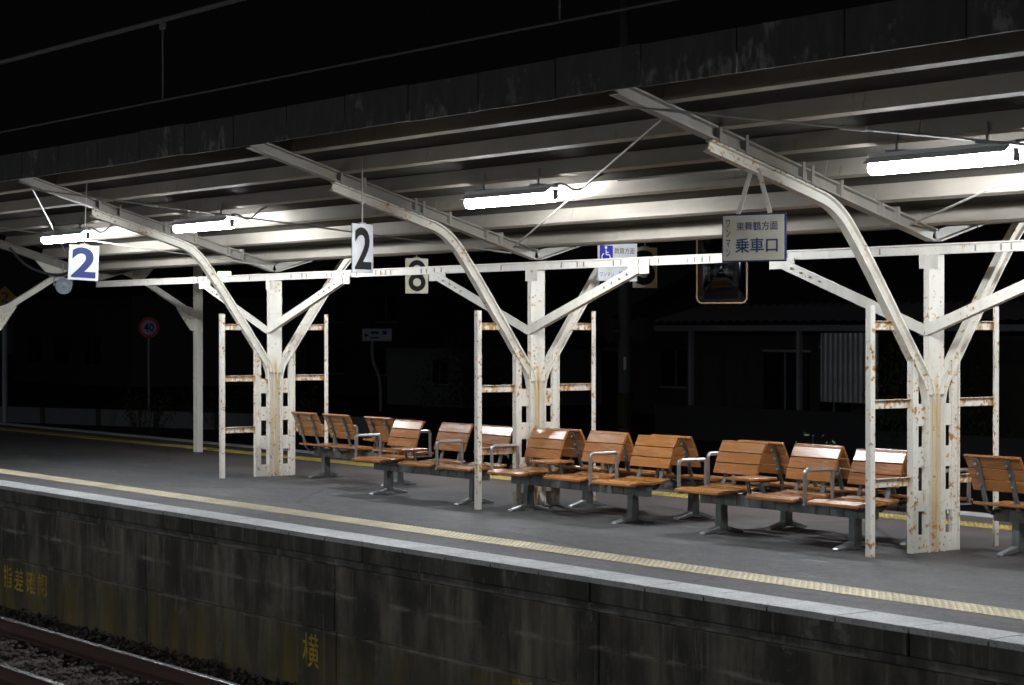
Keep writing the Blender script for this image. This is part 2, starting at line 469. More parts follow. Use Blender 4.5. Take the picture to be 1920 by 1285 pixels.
for i in range(13000):
    x = random.uniform(-11, 4); y = random.uniform(-6.6, -3.2); r = random.uniform(.018, .042)
    z = -1.36 + random.uniform(.0, .085) - (.02 if y > -3.6 else 0)
    a = [random.uniform(.7, 1.2) * r for _ in range(6)]; th = random.uniform(0, 3)
    cx, sx = math.cos(th), math.sin(th)
    pts = [(a[0], 0, 0), (-a[1], 0, 0), (0, a[2], 0), (0, -a[3], 0), (0, 0, a[4] * .8), (0, 0, -a[5] * .8)]
    b.add([(x + p[0] * cx - p[1] * sx, y + p[0] * sx + p[1] * cx, z + p[2]) for p in pts],
          [(0, 2, 4), (2, 1, 4), (1, 3, 4), (3, 0, 4), (2, 0, 5), (1, 2, 5), (3, 1, 5), (0, 3, 5)])
o = b.build('ballast', M['ballast']); o['kind'] = 'stuff'; o['label'] = 'dark crushed stone around the rails'; o['category'] = 'ballast'

# ---------------------------------------------------------------- canopy columns
SL = .296
def rb(t): return 2.40 + SL * abs(t)            # underside of the rafters
def ip(a, b): return [(-a, -b), (a, -b), (a, -b + .014), (.008, -b + .018), (.008, b - .018), (a, b - .014), (a, b), (-a, b), (-a, b - .014), (-.008, b - .018), (-.008, -b + .018), (-a, -b + .014)]
IP = ip(.05, .05); IPA = ip(.038, .045)
def make_column():
    e = empty('canopy_column')
    MB().box(-.03, .03, -.085, .085, 1.22, 2.308).build('upper_post', M['steel_streak'], e, bevel=.004)
    for sg in (-1, 1):
        # bent rail: rises from the ground, leans out, bends along the rafter
        pts = [(0, sg * .047, 0), (0, sg * .047, .9), (0, sg * .047, 1.26), (0, sg * .20, 1.47)]
        lower = [Vector(p) for p in pts[:2]] + smooth_path(pts[1:] + [(0, sg * .42, 1.79)], 3)[1:]
        upper = smooth_path([(0, sg * .42, 1.79), (0, sg * .80, 2.335), (0, sg * 1.06, 2.70 - .045), (0, sg * 1.40, rb(1.40) - .052), (0, sg * 1.8, rb(1.8) - .052)], 3)
        path = lower + upper[1:] + [Vector((0, sg * 2.32, rb(2.32) - .052))]
        MB().sweep(path, IPA).build('bent_arm', M['steel_streak'], e)
        # rafter with bolts and clips
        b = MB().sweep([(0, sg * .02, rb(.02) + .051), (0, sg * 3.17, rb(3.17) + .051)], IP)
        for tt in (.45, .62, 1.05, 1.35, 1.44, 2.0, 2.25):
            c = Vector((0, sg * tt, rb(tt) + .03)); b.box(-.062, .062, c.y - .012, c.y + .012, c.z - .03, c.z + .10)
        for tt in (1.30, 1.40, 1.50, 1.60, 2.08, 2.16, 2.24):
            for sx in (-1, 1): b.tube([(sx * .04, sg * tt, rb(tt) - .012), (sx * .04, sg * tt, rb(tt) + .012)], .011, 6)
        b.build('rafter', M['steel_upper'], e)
        # latticed side post
        p = MB(); a0, a1 = sorted((sg * .188, sg * .255))
        p.box(-.018, .018, a0, a1, 0, 1.53)
        p.box(-.032, .032, sg * .2585 - .0055, sg * .2585 + .0055, 0, 1.55)
        p.box(-.028, .0195, sg * .215 - .005, sg * .215 + .005, 0, 1.54)
        p.build('side_post', M['steel_rusty'], e, bevel=.003)
        for z0, z1 in ((0, .14), (.32, .48), (.66, .82), (.98, 1.15)):
            q = MB().box(.0, .008, min(sg * .080, sg * .192), max(sg * .080, sg * .192), z0, z1)
            q.build('batten_plate', M['steel_rusty'], e)
        # windbreak frame: outer post and rungs
        y = sg * .714
        f = MB().box(-.028, .028, y - .004, y + .004, 0, 1.91).box(-.004 + .024, .028, y - sg * .045, y - sg * .0045, 0, 1.908) if sg < 0 else \
            MB().box(-.028, .028, y - .004, y + .004, 0, 1.91).box(.020, .028, y - .045, y - .0045, 0, 1.908)
        f.box(-.028, .0195, y - (.045 if sg > 0 else -.045), y - (.037 if sg > 0 else -.037), 0, 1.905) if False else None
        f.build('frame_post', M['steel_rusty'], e, bevel=.002)
        for z, inner in ((.556, .262), (1.156, .262), (1.757, .43)):
            ys = sorted((sg * inner, sg * .69))
            g = MB().box(-.012, -.004, ys[0], ys[1], z - .035, z + .035).box(-.0035, .018, ys[0], ys[1], z + .029, z + .035)
            g.build('frame_rung', M['rung'], e, bevel=.002)
        # brace to the valley beam, in the lengthwise plane
        br = MB().bar((sg * .0, -.100, 1.72), (sg * 1.66, -.070, 2.285), .012, .085, side=(0, 1, 0))
        br.bar((sg * .0, -.072, 1.680), (sg * 1.66, -.045, 2.245), .050, .010, side=(0, 1, 0))
        for k in range(4):
            x = sg * (1.18 + .11 * k); z = 1.72 + (2.285 - 1.72) * abs(x) / 1.66
            br.tube([(x, -.105 + .0, z), (x, -.082, z)], .011, 6)
        br.build('brace', M['steel'], e)
        MB().box(min(sg * 1.50, sg * 1.80), max(sg * 1.50, sg * 1.80), -.064, -.054, 2.235, 2.325).build('gusset', M['steel'], e)
    # gusset at the head of the post
    MB().box(-.10, .10, -.060, -.050, 2.20, 2.307).build('head_plate', M['steel'], e)
    return e
col0 = make_column()
cols = [(-5.2, 'white rusty canopy column at the left, first one with a frame of rungs on both sides, left of the leftmost benches'),
        (0.0, 'white canopy column in the middle, standing behind the middle benches'),
        (5.2, 'largest white canopy column, at the right, with an orange stain down its centre'),
        (10.4, 'white canopy column beyond the right edge of the picture')]
for i, (x, lab) in enumerate(cols):
    c = col0 if i == 0 else copy_tree(col0)
    c.location = (x, 0, 0); prop(c, lab, 'column', 'canopy columns with bent arms')

# portal frame at the left end of the canopy
e = empty('portal_frame', (-10.1, 0, 0), label='pale two-legged steel frame at the left end of the canopy, plain post with rusty gusset', cat='frame')
for sg in (-1, 1):
    y = sg * 1.52
    MB().box(-.06, .06, y - .045, y + .045, 0, rb(1.5)).build('post', M['steel'], e, bevel=.004)
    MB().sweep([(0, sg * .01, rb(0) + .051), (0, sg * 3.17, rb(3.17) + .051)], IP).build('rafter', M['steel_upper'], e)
    MB().bar((0, sg * 1.47, 1.93), (0, sg * .52, 2.50), .06, .075).build('knee_brace', M['steel'], e)
    MB().prism([(sg * 1.475, 2.02), (sg * 1.475, 1.70), (sg * 1.40, 1.72), (sg * 1.18, 2.03), (sg * 1.24, 2.09)], -.008, .008).build('gusset', M['steel_rusty'], e)
    MB().prism([(sg * .35, 2.498), (sg * .92, 2.665), (sg * .72, 2.46), (sg * .60, 2.38), (sg * .50, 2.44)], -.008, .008).build('gusset', M['steel'], e)

# ---------------------------------------------------------------- canopy roof
roof = empty('canopy_roof', (0, 0, 2.4), label='long corrugated butterfly canopy roof with painted purlins, seen from below', cat='canopy')
RA, RB_ = -10.45, 15.0
def rs(t): return .247 + SL * abs(t)             # sheet plane, relative to z 2.4
for sg in (-1, 1):
    b = MB(); n = int((RB_ - RA) / .019); vs = []
    for i in range(n + 1):
        x = RA + i * .019; h = .011 * math.sin(2 * math.pi * i / 4)
        for t_ in (.03, 1.7, 3.275): vs.append((x, sg * t_, rs(t_) + h))
    fs = []
    for i in range(n):
        for j in range(2): fs.append((3 * i + j, 3 * i + 3 + j, 3 * i + 4 + j, 3 * i + 1 + j))
    b.add(vs, fs); o = b.build('roof_sheet', M['sheet'], roof)
    md = o.modifiers.new('thick', 'SOLIDIFY'); md.thickness = .004
    # purlins: folded channels, web square to the slope, flange below
    nz = Vector((sg * SL, -1)).normalized()          # (t, z) pointing down out of the sheet
    al = Vector((-sg, -SL)).normalized()             # (t, z) down-slope towards the valley
    for tp in (.12, .65, 1.18, 1.70, 2.22, 2.74, 3.16):
        top = Vector((sg * tp, rs(tp) - .013)); bot = top + Vector((0, 0)); L = .132
        bot = top + nz * L
        p = [top, bot, bot + al * .062, bot + al * .062 - nz * .018, bot + al * .057 - nz * .018, bot + al * .057 - nz * .005, bot + al * .005 - nz * .005, top + al * .005]
        pb = MB().prism([(q.x, q.y) for q in p], RA, RB_)
        u1 = top - al * .004 + nz * .012; u2 = top - al * .004 + nz * (L - .012); u3 = u2 + al * .0035; u4 = u1 + al * .0035
        for a in (-5.2, 0, 5.2, 10.4):
            for x0, x1 in ((a + 1.18, a + 1.46), (a - .045, a + .045)):
                pb.prism([(q.x, q.y) for q in (u1, u2, u3, u4)], x0, x1)
        pb.build('purlin', M['purlin'], roof)
    b = MB(); x = -10.5
    k = 0
    while x < RB_:
        dz = random.uniform(-.006, .006)
        b.box(x + .006, x + .944, sg * 3.295 - .012, sg * 3.295 + .012, .945 + dz, 1.228 + dz); x += .95
    b.build('fascia', M['fascia'], roof, bevel=.003)
    MB().box(RA, RB_, sg * 3.262 - .018, sg * 3.262 + .018, 1.06, 1.18).build('eaves_board', M['purlin'], roof)
# tie rods under the purlins
def rod(p, q, name='tie_rod', r=.0085, buckle=.5, m='rod', parent=roof):
    p = Vector(p); q = Vector(q); o = Vector((0, 0, 2.4))
    b = MB().tube([p - o, q - o], r, 6)
    if buckle is not None:
        c = p.lerp(q, buckle) - o; d = (q - p).normalized(); b.tube([c - d * .09, c + d * .09], r * 1.9, 6)
    b.build(name, M[m], parent)
for a in (-10.1, -5.2, 0.0, 5.2):
    if a != 0.0: rod((a, -3.02, rb(3.02) - .03), (a + 5.2, -.30, rb(.3) - .02), buckle=.27)
    if a in (0.0, 5.2): rod((a + 5.2, -2.76, rb(2.76) - .03), (a, -.27, rb(.27) + .05), buckle=.52)
    if a == -10.1: rod((a + 4.9, -3.02, rb(3.02) - .03), (a, -.30, rb(.3) - .02), buckle=.5)
o = Vector((0, 0, 2.4))
MB().tube([Vector(p) - o for p in smooth_path([(3.3, -1.62, 2.93), (4.4, -1.60, 2.93), (4.75, -1.63, 2.925), (5.0, -1.85, 2.90), (5.15, -1.98, 2.88)], 2)], .011, 6).build('conduit', M['rod'], roof)
# valley beam between the columns
vb = empty('valley_beam', (0, 0, 2.309), label='white horizontal steel beam running lengthwise over the heads of the columns', cat='beam')
b = MB().box(-10.1, 15, -.030, -.018, 0, .066).box(-10.1, 15, -.048, .03, .068, .080).box(-10.1, 15, -.018, .03, 0, .008)
b.build('channel', M['steel'], vb)
b = MB()
for cx in (-5.2, 0, 5.2, 10.4):
    for dx in (-2.0, -1.9, -1.75, -1.62, -.55, .45, .7, .8, 1.25, 1.36, 1.62, 1.78, 1.9, 2.3, 2.4, 2.5, 2.6):
        b.box(cx + dx - .006, cx + dx + .006, -.036, -.0305, .012, .060)
b.build('clips', M['steel_upper'], vb)

# ---------------------------------------------------------------- fluorescent lamps
def make_lamp():
    e = empty('fluorescent_lamp')
    MB().box(-.64, .64, -.030, .030, .066, .095).prism([(-.092, .022), (-.040, .064), (.040, .064), (.092, .022), (.095, .024), (.041, .067), (-.041, .067), (-.095, .024)], -.63, .63).build('housing', M['reflector'], e)
    MB().tube(smooth_path([(.60, 0, .09), (.72, .02, .10), (.80, .10, .02), (.95, .16, .13), (1.05, .18, .16)], 2), .009, 6).build('cable', M['dark'], e)
    for sx in (-1, 1):
        MB().box(sx * .632 - .010, sx * .632 + .010, -.028, .028, -.035, .050).build('socket', M['housing'], e)
        MB().tube([(sx * .40, 0, .095), (sx * .40, 0, .24)], .010, 6).box(sx * .40 - .06, sx * .40 + .06, -.05, .05, .096, .108).build('hanger', M['housing'], e)
    MB().tube([(-.620, 0, 0), (.620, 0, 0)], .052, 18).build('tube', M['tube'], e, smooth=True)  # thicker than a real tube, its width stands in for the glow
    return e
lamp0 = make_lamp()
lamps = [(6.88, -1.75, 'large lit fluorescent lamp at the right edge, brightest and nearest'),
         (2.00, -1.75, 'lit fluorescent lamp in the middle, between the middle and right columns'),
         (-3.62, -1.75, 'lit fluorescent lamp second from the left, just right of the left column rafter'),
         (-7.2, -1.75, 'leftmost lit fluorescent lamp, above the square number 2 sign'),
         (11.9, -1.75, 'lit fluorescent lamp beyond the right edge of the picture'),
         (6.88, 1.75, 'lit fluorescent lamp under the far roof slope, right one, hidden by the near roof'),
         (2.0, 1.75, 'lit fluorescent lamp under the far roof slope, middle one, hidden by the near roof'),
         (-3.62, 1.75, 'lit fluorescent lamp under the far roof slope, left one, hidden by the near roof')]
for i, (x, y, lab) in enumerate(lamps):
    l = lamp0 if i == 0 else copy_tree(lamp0)
    l.location = (x, y, 2.835); prop(l, lab, 'lamp', 'fluorescent lamps under the canopy')
# unseen lamp posts added behind the camera to light the wall and fascia
for x in (-28.0, -20.0, -12.0, -4.0, 4.0, 12.0):
    e = empty('added_lamp_post', (x, -14.6, 0), label='unseen lamp post with fluorescent head, added on the opposite platform to light the wall', cat='lamp post', group='unseen lamp posts added on the opposite platform')
    MB().tube([(0, -.3, 0), (0, -.3, 3.6)], .05, 8).box(-.7, .7, -.40, .10, 3.6, 3.66).build('post', M['pole_grey'], e)
    for dy in (-.30, -.05):
        MB().tube([(-.62, dy, 3.53), (.62, dy, 3.53)], .034, 12).build('tube', M['tube'], e)

# ---------------------------------------------------------------- benches
def make_bench():
    e = empty('platform_bench')
    H = 1.085
    seats = (0 - H, .90 - H, 1.62 - H)
    # long beam with dark joints
    b = MB().box(-1.02, 1.02, -.031, .031, .249, .331)
    for k in range(13): b.box(-1.02 + k * .1572, -1.02 + k * .1572 + .146, -.036, .036, .244, .336)
    b.build('beam', M['frame'], e)
    for lx in (.30 - H, 1.88 - H):
        l = MB().prism([(-.045, .03), (.045, .03), (.038, .245), (-.038, .245)], lx - .036, lx + .036).build('leg', M['frame'], e, bevel=.006)
        f = MB()
        prof = [(-.225, 0), (-.215, .018), (-.12, .042), (-.05, .062), (.05, .062), (.12, .042), (.215, .018), (.225, 0), (.13, 0), (.05, .020), (-.05, .020), (-.13, 0)]
        f.prism(prof, lx - .034, lx + .034); f.build('foot', M['cast'], l, bevel=.008)
    for sx in seats:
        # seat slats, gently dished, front edge dropping
        st = MB(); sec = [(-.275, .368, -.185, .385, ), (-.180, .386, -.050, .377), (-.045, .377, .090, .385), (.095, .385, .190, .400)]
        for y0, z0, y1, z1 in sec:
            st.prism([(y0, z0 - .024), (y1, z1 - .024), (y1, z1), (y0, z0)], sx, sx + .55)
        st.build('seat', M['wood'], e, bevel=.005)
        bk = MB(); p0 = Vector((.175, .475)); bkp = [(.165, .492, .193, .578), (.195, .584, .226, .670), (.228, .676, .2718, .758)]
        for y0, z0, y1, z1 in bkp:
            d = Vector((y1 - y0, z1 - z0)).normalized(); n = Vector((d.y, -d.x)) * .024
            bk.prism([(y0, z0), (y1, z1), (y1 + n.x, z1 + n.y), (y0 + n.x, z0 + n.y)], sx, sx + .55)
        # rolled top edge
        bk.prism([(.266, .7585), (.276, .768), (.300, .766), (.306, .752), (.296, .744)], sx, sx + .55)
        bk.build('backrest', M['wood'], e, bevel=.005)
        for k in (.12, .43):
            x = sx + k
            br = MB().sweep([(x, .10, .300), (x, .165, .352), (x, .200, .46), (x, .232, .575), (x, .262, .665), (x, .300, .735)],
                            [(-.020, -.006), (.020, -.006), (.020, .006), (-.020, .006)])
            br.bar((x, .0, .322), (x, .14, .322), .04, .018)
            br = br.build('back_bracket', M['frame'], e)
            bo = MB()
            for (y, z) in ((.226, .535), (.257, .622), (.292, .700)): bo.tube([(x, y + .004, z - .001), (x, y + .016, z - .005)], .010, 8)
            bo.build('bolts', M['bolt'], br)
            MB().box(x - .020, x + .020, -.22, .06, .337, .352).build('seat_support', M['pad'], e, bevel=.004)
    # armrests
    for ax in (-.035 - H + .03, 1.535 - H):
        pth = smooth_path([(ax, -.215, .335), (ax, -.215, .600), (ax, .090, .605), (ax, .090, .335)], 0)
        pth = [Vector((ax, -.215, .335)), Vector((ax, -.215, .535))] + smooth_path([(ax, -.215, .535), (ax, -.215, .606), (ax, -.14, .606)], 3)[1:] + \
              smooth_path([(ax, .02, .606), (ax, .09, .606), (ax, .09, .535)], 3) + [Vector((ax, .09, .335))]
        MB().tube(pth, .0165, 10).box(ax - .018, ax + .018, -.23, .10, .325, .340).build('armrest', M['chrome'], e, smooth=False)
    # small table between the first two seats
    tb = MB().box(.585 - H, .865 - H, -.205, -.045, .478, .500).box(.585 - H, .865 - H, -.040, .120, .478, .500).build('side_table', M['wood'], e, bevel=.005)
    b = MB()
    for x in (.64 - H, .81 - H): b.bar((x, .02, .335), (x, -.02, .476), .035, .012)
    b.box(.62 - H, .83 - H, -.12, .06, .466, .4765); b.build('table_bracket', M['frame'], tb)
    return e
bench0 = make_bench()
benches = [(-2.44, -.35, 0, 'wooden bench in the near row, leftmost of the near benches, left of the middle column'),
           (0.05, -.35, 0, 'wooden bench in the near row, in front of the middle column'),
           (2.82, -.35, 0, 'wooden bench in the near row, rightmost of the near benches, left of the right column'),
           (-4.95, .38, 1, 'wooden bench seen from its back, leftmost one, right of the left column'),
           (0.04, .38, 1, 'wooden bench in the far row with its back against the middle near bench'),
           (2.85, .38, 1, 'wooden bench in the far row with its back against the right near bench'),
           (5.43, .38, 1, 'wooden bench at the right edge, seen from its back, right of the large column')]
for i, (x, y, fl, lab) in enumerate(benches):
    c = bench0 if i == 0 else copy_tree(bench0)
    c.location = (x + 1.085, y, 0); c.rotation_euler = (0, 0, math.pi * fl)
    prop(c, lab, 'bench', 'wooden slatted platform benches')

# ---------------------------------------------------------------- hanging signs
def board(parent, w_, h_, m, z=0, th=.012, name='board', bevel=.004):
    return MB().box(-w_ / 2, w_ / 2, -th / 2, th / 2, z - h_ / 2, z + h_ / 2).build(name, m, parent, bevel=bevel)
def number_sign(loc, yaw, w_, h_, txt, m, mt, roof_z, lab, roll=0, bold=.05, tw=.80, th_=.86):
    e = empty('number_sign', loc, yaw, lab, 'sign'); e.rotation_euler = (0, roll, yaw)
    bd = board(e, w_, h_, m)
    if txt == '8':        # two fat rounded bowls
        q = MB(); n = 32
        for i, cz in enumerate((-.080, .088)):
            y = -.0085 - i * .0012; vs = []
            for rx, rz_ in ((.128, .112), (.060, .050)):
                vs += [(rx * math.cos(2 * math.pi * k / n), y, cz + rz_ * math.sin(2 * math.pi * k / n)) for k in range(n)]
            q.add(vs, [(k, (k + 1) % n, n + (k + 1) % n, n + k) for k in range(n)])
        q.build('numeral', mt, bd)
    else:
        text_mesh(txt, 'numeral', mt, bd, w_ * tw, h_ * th_, 0, 0, -.0085, bold=bold)
    MB().tube([(0, 0, h_ / 2), (0, 0, roof_z - loc[2])], .007, 6).box(-.05, .05, -.011, .011, h_ / 2 - .002, h_ / 2 + .012).build('hanger', M['rod'], e)
    return e
number_sign((-5.0, -2.51, 2.465), R(90), .36, .39, '2', M['sign_white'], M['sign_num'], rs(2.5) + 2.36, 'square white hanging sign with blue numeral 2, under the leftmost lamp', roll=R(2.5), bold=.03)
number_sign((.43, -2.26, 2.455), R(117), .36, .44, '2', M['sign_white'], M['sign_black'], rs(2.26) + 2.36, 'narrow white hanging sign with black numeral 2, left of the middle column', bold=.02)
number_sign((-5.5, 2.2, 2.40), R(90), .34, .44, '8', M['sign_cream'], M['sign_black'], rs(2.2) + 2.36, 'cream hanging sign with black numeral 8 under the far roof', bold=.035, tw=.8)
number_sign((-1.15, 2.32, 2.40), R(90), .34, .44, '3', M['sign_cream'], M['sign_black'], rs(2.3) + 2.36, 'shaded cream number sign half hidden behind the blue wheelchair sign', bold=.035, tw=.8)

# boarding sign on the right column
e = empty('boarding_sign', (5.2, -1.88, 2.39), R(20), 'cream rectangular sign with navy Japanese boarding text hung from the right rafter', 'sign')
bd = board(e, .52, .35, M['sign_navy'], th=.016, name='frame')
MB().box(-.248, .248, -.0115, -.0085, -.163, .163).build('panel', M['sign_cream'], bd)
text_mesh('ワンマン', 'lettering', M['sign_navy'], bd, .036, .27, -.205, .0, -.0130, bold=.012, vertical=True)
text_mesh('東舞鶴方面', 'lettering', M['sign_navy'], bd, .335, .064, .030, .085, -.0130, bold=.004)
text_mesh('乗車口', 'lettering', M['sign_navy'], bd, .345, .108, .025, -.055, -.0130, bold=.014)
for xa, xb in ((-.13, -.02), (.13, .03)):
    MB().bar((xa, 0, .174), (xb, 0, .50), .035, .006).build('strap', M['steel_rusty'], e)

# wheelchair boarding sign on the far side
e = empty('boarding_sign', (.12, .92, 2.40), R(90), 'white sign with blue wheelchair symbol hanging behind the middle column', 'sign')
bd = board(e, .50, .38, M['sign_white'])
pn = MB().box(-.230, -.065, -.0095, -.0065, .0, .165).build('symbol_panel', M['sign_blue'], bd)
b = MB(); y = -.0115; cx, cz = -.155, .085
def flat(b, pts, wd):
    for (a, c) in zip(pts, pts[1:]): b.bar((a[0], y, a[1]), (c[0], y, c[1]), .003, wd, side=(0, 1, 0))
flat(b, [(cx, cz + .035), (cx + .004, cz - .012), (cx + .045, cz - .014), (cx + .060, cz - .055), (cx + .075, cz - .050)], .013)
flat(b, [(cx + .002, cz + .012), (cx + .032, cz + .010)], .010)
flat(b, [(cx - .012 + .040 * math.cos(a_), cz - .040 + .040 * math.sin(a_)) for a_ in [R(110 + 23 * k) for k in range(10)]], .011)
b.tube([(cx, y - .0015, cz + .058), (cx, y + .0015, cz + .058)], .015, 14)
b.build('wheelchair_symbol', M['sign_white'], pn)
text_mesh('敦賀方面', 'lettering', M['sign_black'], bd, .26, .060, .085, .115, -.0085, bold=.0)
text_mesh('ワンマン', 'lettering', M['sign_black'], bd, .18, .040, -.140, -.125, -.0085, bold=.006)
text_mesh('乗車口', 'lettering', M['sign_blue'], bd, .22, .070, .115, -.125, -.0085, bold=.012)
for sx in (-.2, .2): MB().tube([(sx, 0, .19), (sx, 0, .38)], .006, 6).build('hanger', M['rod'], e)

# driver's mirror
e = empty('platform_mirror', (.24, 2.2, 2.36), R(30), 'rounded rectangular mirror with pale orange frame hanging at the far side', 'mirror')
pth = []
W_, H_, r_ = .27, .36, .06
for (cx, cz, a0) in ((W_ - r_, H_ - r_, 0), (-W_ + r_, H_ - r_, 90), (-W_ + r_, -H_ + r_, 180), (W_ - r_, -H_ + r_, 270)):
    for k in range(6):
        a = R(a0 + 18 * k); pth.append(Vector((cx + r_ * math.cos(a), 0, cz + r_ * math.sin(a))))
MB().tube(pth + [pth[0]], .009, 8, cap=False).build('frame', M['mirror_frame'], e)
n = len(pth)
MB().add([p + Vector((0, -.002, 0)) for p in pth] + [p + Vector((0, .008, 0)) for p in pth] + [(0, -.035, 0)],
         [(i, (i + 1) % n, 2 * n) for i in range(n)] + [tuple(range(n, 2 * n))] + [(i, n + i, n + (i + 1) % n, (i + 1) % n) for i in range(n)]).build('glass', M['mirror'], e, smooth=True)
for sx in (-.2, .2): MB().tube([(sx, .02, .34), (sx, .02, .86)], .010, 6).build('hanger', M['rod'], e)

# horn loudspeaker at the left
e = empty('horn_speaker', (-10.0, -.55, 2.32), 0, 'round grey horn loudspeaker hanging at the left end of the canopy', 'loudspeaker')
d = (Vector((16.46, -12.16, 1.6)) - Vector((-10.0, -.55, 2.32))).normalized()
Mx = d.to_track_quat('Z', 'Y').to_matrix().to_4x4()
MB().lathe([(.0, -.16), (.045, -.16), (.05, -.06), (.075, .02), (.105, .07), (.112, .075), (.108, .068), (.07, .01), (.04, -.03), (.03, -.03), (.028, .02), (.012, .035), (.0, .036)], 28, Mx).build('horn', M['speaker'], e, smooth=True)
MB().tube([(-.02, -.13, .0), (-.02, -.13, .10), (-.02, 0, .18), (-.02, .13, .10), (-.02, .13, 0)], .009, 6).tube([(-.02, 0, .18), (-.02, 0, .30)], .010, 6).build('yoke', M['speaker'], e)
MB().tube(smooth_path([(-.05, -.75, .50), (.0, -.55, .26), (.05, -.30, .16), (.05, -.05, .14), (0, .1, .2)], 3), .018, 8).build('cable', M['dark'], e)

# ---------------------------------------------------------------- overhead line
o = MB().tube([(x, -5.4, 3.95 + .0008 * (x - 3) ** 2) for x in range(-60, 31, 3)], .018, 6).build('messenger_wire', M['wire'])
prop(o, 'thick overhead wire crossing the upper left of the black sky', 'overhead wire')
o = MB().tube([(-60, -5.4, 3.40), (30, -5.4, 3.36)], .007, 6).build('contact_wire', M['wire'])
prop(o, 'thin overhead contact wire just above the canopy edge', 'overhead wire')
for x, lab in ((2.79, 'thin vertical dropper between the overhead wires at upper left'), (7.52, 'thin vertical dropper between the overhead wires at top centre')):
    o = MB().tube([(0, 0, 0), (0, 0, .56)], .006, 6).box(-.03, .03, -.012, .012, .50, .57).build('wire_dropper', M['wire'], loc=(x, -5.4, 3.385)); prop(o, lab, 'wire dropper', 'droppers of the overhead line')

# ---------------------------------------------------------------- beyond the platform
cam_p = Vector((16.4655, -12.1619))
def face_yaw(x, y):
    d = cam_p - Vector((x, y)); return math.atan2(d.y, d.x) + math.pi / 2
def disc(b, r, y0, y1, cz, n=28): b.tube([(0, y0, cz), (0, y1, cz)], r, n)
# speed limit sign
e = empty('speed_sign', (-40.2, 15.4, -.92), face_yaw(-40.2, 15.4), 'round red and white speed sign reading 40 on a thin post at the left', 'road sign')
MB().tube([(0, .05, 0), (0, .05, 3.0)], .04, 8).build('post', M['pole_grey'], e)
b = MB(); disc(b, .31, -.01, .01, 2.72); dk = b.build('red_disc', M['sign_red'], e)
b = MB(); disc(b, .215, -.016, -.0105, 2.72); b.build('white_disc', M['sign_white'], dk)
text_mesh('40', 'numeral', M['sign_blue'], dk, .30, .25, 0, 2.72, -.020, bold=.02)
# diamond sign
e = empty('diamond_sign', (-35.5, 9.0, -.92), face_yaw(-35.5, 9.0), 'orange diamond sign with black numeral 2 on a grey post at the far left', 'sign')
MB().tube([(0, .06, 0), (0, .06, 3.5)], .075, 10).build('post', M['pole_grey'], e)
b = MB(); k = .30; b.add([(0, -.01, 3.5 - k), (k, -.01, 3.5), (0, -.01, 3.5 + k), (-k, -.01, 3.5), (0, .01, 3.5 - k), (k, .01, 3.5), (0, .01, 3.5 + k), (-k, .01, 3.5)],
                         [(0, 1, 2, 3), (7, 6, 5, 4), (0, 4, 5, 1), (1, 5, 6, 2), (2, 6, 7, 3), (3, 7, 4, 0)])
dk = b.build('plate', M['sign_orange'], e); text_mesh('2', 'numeral', M['sign_black'], dk, .20, .27, 0, 3.5, -.0125, bold=.02, roll=R(-8))
# guide sign on a bent post
e = empty('guide_sign', (-41.2, 24.0, -.92), face_yaw(-41.2, 24.0), 'dim white guide sign with blue writing on a bent grey post', 'road sign')
MB().tube(smooth_path([(.12, .05, 0), (.12, .05, 1.1), (-.15, .05, 1.6), (-.15, .05, 2.4)], 2), .05, 8).build('post', M['pole_grey'], e)
bd = board(e, .96, .40, M['sign_white'], z=2.49)
b = MB().bar((-.40, -.010, 2.47), (-.28, -.010, 2.47), .004, .05, side=(0, 1, 0)).bar((-.40, -.010, 2.47), (-.35, -.010, 2.53), .004, .04, side=(0, 1, 0)).bar((-.40, -.010, 2.47), (-.35, -.010, 2.41), .004, .04, side=(0, 1, 0)); b.build('arrow', M['sign_blue'], bd)
MB().box(-.20, .05, -.010, -.008, 2.52, 2.60).box(.18, .32, -.010, -.008, 2.50, 2.62).box(-.22, .08, -.010, -.008, 2.38, 2.42).build('markings', M['sign_blue'], bd)
# utility pole with traffic mirrors
e = empty('utility_pole', (-22.5, 19.25, -.92), face_yaw(-22.5, 19.25), 'tall grey concrete utility pole with striped guard, behind the middle column', 'utility pole')
MB().tube([(0, 0, 0), (0, 0, 11)], [.17, .12], 14).build('pole', M['pole_conc'], e, smooth=True)
b = MB(); b.tube([(0, 0, .3), (0, 0, 1.15)], .178, 14); g_ = b.build('guard', M['dark'], e)
b = MB()
for a in range(-70, 71, 28): b.bar((.182 * math.sin(R(a)), -.182 * math.cos(R(a)), .34), (.182 * math.sin(R(a)), -.182 * math.cos(R(a)), 1.12), .045, .004, side=(math.cos(R(a)), math.sin(R(a)), 0))
b.build('stripes', M['dim_yellow'], g_)
for z in (2.6, 3.3, 3.6): pass
for sx, yw in ((-1, 70), (1, 28)):
    mm = MB(); Mr = Matrix.Translation((sx * .42 - .0, -.05, 2.63)) @ Matrix.Rotation(R(sx * yw), 4, 'Z') @ Matrix.Rotation(R(90), 4, 'X')
    mm.lathe([(0, .03), (.15, .02), (.30, -.02), (.33, -.03), (.33, -.05), (.0, -.07)], 24, Mr).build('traffic_mirror', M['block'], e, smooth=True)
b = MB().tube([(-.38, -.02, 2.62), (.38, -.02, 2.62)], .022, 8); b.build('mirror_arm', M['pole_grey'], e)
MB().box(-.03, .03, -.17, -.155, 1.7, 2.0).build('plate', M['sign_white'], e)

